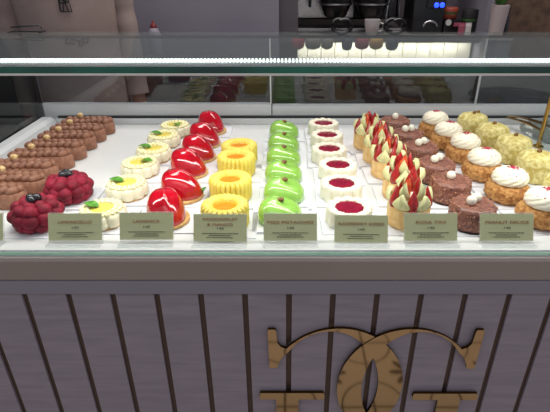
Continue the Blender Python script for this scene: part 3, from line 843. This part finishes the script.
# sauce bottle with red nozzle, seen above the top glass at left
sp = atY(154.5, 36, 1.83)
sb = thing('squeeze_bottle', 'squeeze bottle with dark red nozzle behind the case at left', 'bottle', (sp.x, 1.83, bz+.0005))
hz_ = atY(154.5, 28, 1.83).z-bz; ht = atY(154.5, 21, 1.83).z-bz
m = MB(); m.lathe([(.022, 0), (.024, .003), (.024, hz_*.85), (.016, hz_*.97), (.012, hz_)], 24); m.build('bottle_body', 'wall_grey', sb)
m = MB(); m.lathe([(.0125, hz_+.0005), (.0125, hz_+.008), (.006, hz_+.014), (.003, ht)], 20); m.build('nozzle', 'nozzle_red', sb)
bpy.data.materials['cup_red'].node_tree.nodes['Principled BSDF'].inputs['Base Color'].default_value = lin((168, 46, 52))

# ------------------------------------------------------------------ wire holder on the glass top
w0_, w1_ = atY(12, 33, .845), atY(41, 26, .845)
wh = thing('wire_holder', 'thin black wire frame standing on the glass top at left', 'wire holder', ((w0_.x+w1_.x)/2, .845, PZ1+.001))
hh = (w1_.x-w0_.x)/2; zz = w1_.z-PZ1
m = MB(); m.tube([(-hh, 0, zz-.003), (hh-.003, 0, zz), (hh, 0, zz-.003), (hh, 0, .0013), (-hh, 0, .0013)], .0011, 8); m.build('frame', 'black', wh)
m = MB(); m.tube([(-hh, -.012, .0012), (-hh, .012, .0012)], .0012, 8); m.tube([(hh, -.012, .0012), (hh, .012, .0012)], .0012, 8); m.build('foot', 'black', wh)

# ================================================================== THE PERSON
PX = atY(66, 8, 1.58).x
per = thing('person', 'person in a dusky beige shirt with black line print, standing behind the case', 'person', (PX, 1.58, 0), .40)
per.scale = (.90, .9, 1)
# continuous body grown from a skeleton
def skinned(name, verts, edges, radii, mname, parent, root=0, sub=2):
    me = bpy.data.meshes.new(name); me.from_pydata(verts, edges, [])
    o = bpy.data.objects.new(name, me); COL.objects.link(o); o.parent = parent
    me.materials.append(MATS[mname])
    sk = o.modifiers.new('skin', 'SKIN'); sk.use_smooth_shade = True
    for i, r in enumerate(radii):
        me.skin_vertices[0].data[i].radius = r if isinstance(r, tuple) else (r, r)
    for i in range(len(verts)): me.skin_vertices[0].data[i].use_root = (i == root)
    sb_ = o.modifiers.new('sub', 'SUBSURF'); sb_.levels = sub; sb_.render_levels = sub
    return o
V = [(0, 0, .88), (0, 0, 1.02), (0, 0, 1.18), (0, 0, 1.32), (0, -.005, 1.42), (0, -.01, 1.48), (0, -.015, 1.56), (0, -.01, 1.63)]
E = [(0, 1), (1, 2), (2, 3), (3, 4), (4, 5), (5, 6), (6, 7)]
Rr = [.12, .11, .115, .11, .055, .055, .078, .06]
for s in (-1, 1):
    i = len(V)
    V += [(s*.14, 0, 1.345), (s*.180, .005, 1.16), (s*.190, -.01, 1.03), (s*.20, -.045, .84), (s*.212, -.06, .76), (s*.212, -.065, .72)]
    E += [(3, i), (i, i+1), (i+1, i+2), (i+2, i+3), (i+3, i+4), (i+4, i+5)]
    Rr += [.05, .034, .032, .026, .032, .026]
    for f in range(4):
        k = len(V); y = -.095+.022*f
        V += [(s*.214, y, .675+(.006 if f in (0, 3) else 0)), (s*.206, y-.002, .640+(.008 if f in (0, 3) else 0))]; E += [(i+5, k), (k, k+1)]; Rr += [.009, .008]
    k = len(V); V += [(s*.200, -.095, .735), (s*.195, -.110, .705)]; E += [(i+4, k), (k, k+1)]; Rr += [.010, .009]
    k = len(V)
    V += [(s*.09, 0, .80), (s*.10, -.005, .46), (s*.10, .015, .10), (s*.105, -.02, .05), (s*.115, -.13, .035)]
    E += [(0, k), (k, k+1), (k+1, k+2), (k+2, k+3), (k+3, k+4)]; Rr += [.085, .055, .04, .04, .03]
skinned('body', V, E, Rr, 'skin', per)
# face and hair
m = MB(); m.ell((0, .012, 1.605), (.082, .095, .085), 20, 14); hair = m.build('hair', 'hair', per)
m = MB()
for s in (-1, 1): m.ell((s*.03, -.088, 1.575), (.011, .007, .007), 10, 8)
m.build('eyes', 'ink', per)
m = MB(); m.ell((0, -.098, 1.545), (.012, .016, .020), 10, 8); m.build('nose', 'skin', per)
m = MB(); m.ell((0, -.086, 1.508), (.022, .008, .007), 10, 8); m.build('mouth', 'cup_red', per)
m = MB()
for s in (-1, 1): m.ell((s*.080, 0, 1.55), (.010, .018, .028), 10, 8)
m.build('ears', 'skin', per)
# shirt: a loft of oval rings, and two sleeves
rnd = random.Random(1)
m = MB(); rings = []
NT = 64
spec = [(.80, .168, .128), (.88, .166, .126), (.98, .160, .124), (1.08, .158, .124), (1.18, .164, .126), (1.26, .170, .124), (1.32, .172, .112), (1.36, .155, .092), (1.395, .105, .075), (1.415, .070, .066), (1.418, .060, .060)]
zs = []
def interp(z):
    for (a, x0, y0), (b2, x1, y1) in zip(spec, spec[1:]):
        if a <= z <= b2:
            t = (z-a)/(b2-a); return x0+(x1-x0)*t, y0+(y1-y0)*t
    return spec[-1][1:]
z = .80
while z < 1.4179:
    rx, ry = interp(z); ring = []
    for j in range(NT):
        a = 2*pi*j/NT
        fold = 1+.008*sin(6*a+z*9)+.010*sin(3*a-z*34+2*sin(a*2))*max(0, min(1, (1.12-z)/.2))
        e = .85
        ring.append((rx*fold*math.copysign(abs(cos(a))**e, cos(a)), ry*fold*math.copysign(abs(sin(a))**e, sin(a)), z))
    rings.append(ring); z += .0125
m.grid_closed(rings, capb=False, capt=False)
for s in (-1, 1):
    path = [Vector((s*.10, 0, 1.365)), Vector((s*.145, 0, 1.345)), Vector((s*.172, .003, 1.28)), Vector((s*.182, .003, 1.18)), Vector((s*.190, -.005, 1.08)), Vector((s*.194, -.02, .98)), Vector((s*.198, -.035, .90))]
    fine = []; rad = []; rb = [.045, .056, .054, .048, .045, .042, .040]
    for i in range(len(path)-1):
        for q in range(6):
            t = q/6; fine.append(path[i].lerp(path[i+1], t)); rad.append((rb[i]+(rb[i+1]-rb[i])*t)*(1+.03*sin((i*6+q)*1.3)))
    m.tube(fine, rad, 24)
shirt = m.build('shirt', 'shirt', per)
m = MB()
for s in (-1, 1): m.tube([(s*.085, 0, .86), (s*.095, 0, .6), (s*.10, .01, .3), (s*.10, .015, .09)], [.100, .085, .065, .058], 20)
m.lathe([(.15, .80), (.158, .86), (.155, .93)], 32, sy=.78)
m.build('trousers', 'trouser', per)
m = MB()
for s in (-1, 1): m.ell((s*.112, -.06, .035), (.045, .125, .035), 16, 10)
m.build('shoes', 'black_matt', per)
# line print on the chest
yf = -.128
def stroke(mb, pts, r=.0016):
    out = []
    for x, z in pts:
        rx, ry = interp(max(.8, min(1.41, z))); ca = (abs(x)/rx)**(1/.85); a = -math.acos(ca) if x > 0 else -pi+math.acos(ca)
        fold = 1+.008*sin(6*a+z*9)+.010*sin(3*a-z*34+2*sin(a*2))*max(0, min(1, (1.12-z)/.2))
        out.append((x, -ry*fold*abs(sin(a))**.85-.0035, z))
    mb.tube(out, r, 6)
cz = atY(66, 8, 1.465).z; sc = 1.465*.95/F
lg = MB(); pxs = lambda x, y: ((x-67)*sc*1.02/.90, cz-(y-8)*sc*1.03)
for a in ([(62.5, -3), (62, 11)], [(62, 11), (72, 11.5), (70, -3)], [(64.5, 11), (65.5, 4), (67.5, 4), (69, 11)], [(62.5, 2.5), (64, 0), (66, 2), (67, 3), (69.5, 0), (71, 2)], [(65, -2), (67, 3), (69, -3)], [(63, 3), (65, 4), (67, 3.2), (71, 3)]):
    stroke(lg, [pxs(x, y) for x, y in a], .0022)
lg.build('chest_print', 'ink', shirt)
lg = MB()
for a in ([(66, 35.5), (70, 35.7), (74, 37), (77, 35.5), (80, 34.7)], [(73.4, 36), (74.5, 38), (75.2, 36)]):
    stroke(lg, [pxs(x, y+1.2) for x, y in a], .0026)
for a in ([(63.5, 36.5), (61.5, 37), (61, 39.5), (62.5, 41), (64.5, 40.5)], [(65, 41.3), (65.6, 39.5), (66.5, 41.3), (67.2, 39.8), (68, 41.5), (69, 41)], [(75, 38.5), (73.2, 41), (73, 43.5), (74.5, 44), (76.5, 41), (78, 37.5)], [(77, 42), (78, 39.8), (79.5, 39.5), (79, 41.2), (78, 41.8), (80.5, 41), (82, 37.5), (84.5, 35)]):
    stroke(lg, [pxs(x, y-.5) for x, y in a], .0034)
lg.build('script_print', 'ink', shirt)
# dark equipment at the person's right, behind the case
cb = thing('dark_cabinet', 'black cabinet behind the left end of the case', 'cabinet', (atY(-20, 90, 1.3).x-.08, 1.37, 0))
cw = atY(16, 90, 1.41).x-cb.location.x
box((-.3, -.12, .05), (cw, .04, CAMZ-.238)).build('body', 'black_matt', cb, smooth=False, bevel=.005)
box((-.29, -.11, 0), (cw-.01, .03, .0495)).build('plinth', 'black', cb, smooth=False)

# ================================================================== LIGHT
def area(name, loc, rot, sx, sy, e, col=(1, 1, 1)):
    l = bpy.data.lights.new(name, 'AREA'); l.shape = 'RECTANGLE'; l.size = sx; l.size_y = sy; l.energy = e; l.color = col
    o = bpy.data.objects.new(name, l); COL.objects.link(o); o.location = loc; o.rotation_euler = rot; return o
area('case_lamp', ((XL+XR)/2, .655, PZ0-.0125), (R(12), 0, 0), XR-XL-.05, .05, 4.9, (1, .965, .92))
area('counter_lamp', ((sx0+sx1)/2, 2.0325, sz-.0310), (R(10), 0, 0), sx1-sx0-.05, .02, 2.6, (1, .92, .82))
area('overhead_fill', (.2, 1.5, 2.88), (0, 0, 0), 2.2, .6, 45, (1, .95, .92))  # unseen fill light overhead, brightens the room behind the case
area('front_fill', (.1, -.9, 2.85), (R(18), 0, 0), 3, 1.2, 12, (1, .97, .98))  # fill light added on the customers' side to brighten the panelled front
w = bpy.data.worlds.new('world'); SC.world = w; w.use_nodes = True
w.node_tree.nodes['Background'].inputs['Color'].default_value = (.80, .82, .95, 1)
w.node_tree.nodes['Background'].inputs['Strength'].default_value = .42

# ================================================================== CAMERA
cam = bpy.data.cameras.new('camera'); cam.lens = 36*F/550; cam.sensor_width = 36; cam.shift_x = -(CX-275)/550
co = bpy.data.objects.new('camera', cam); COL.objects.link(co); co.location = (0, 0, CAMZ); co.rotation_euler = (R(90)-TH, 0, 0)
cam.clip_start = .02
SC.camera = co
SC.view_settings.view_transform = 'Standard'; SC.view_settings.look = 'None'; SC.view_settings.gamma = 1; SC.view_settings.use_curve_mapping = False
SC.view_settings.exposure = 0
SC.cycles.max_bounces = 8; SC.cycles.transparent_max_bounces = 24
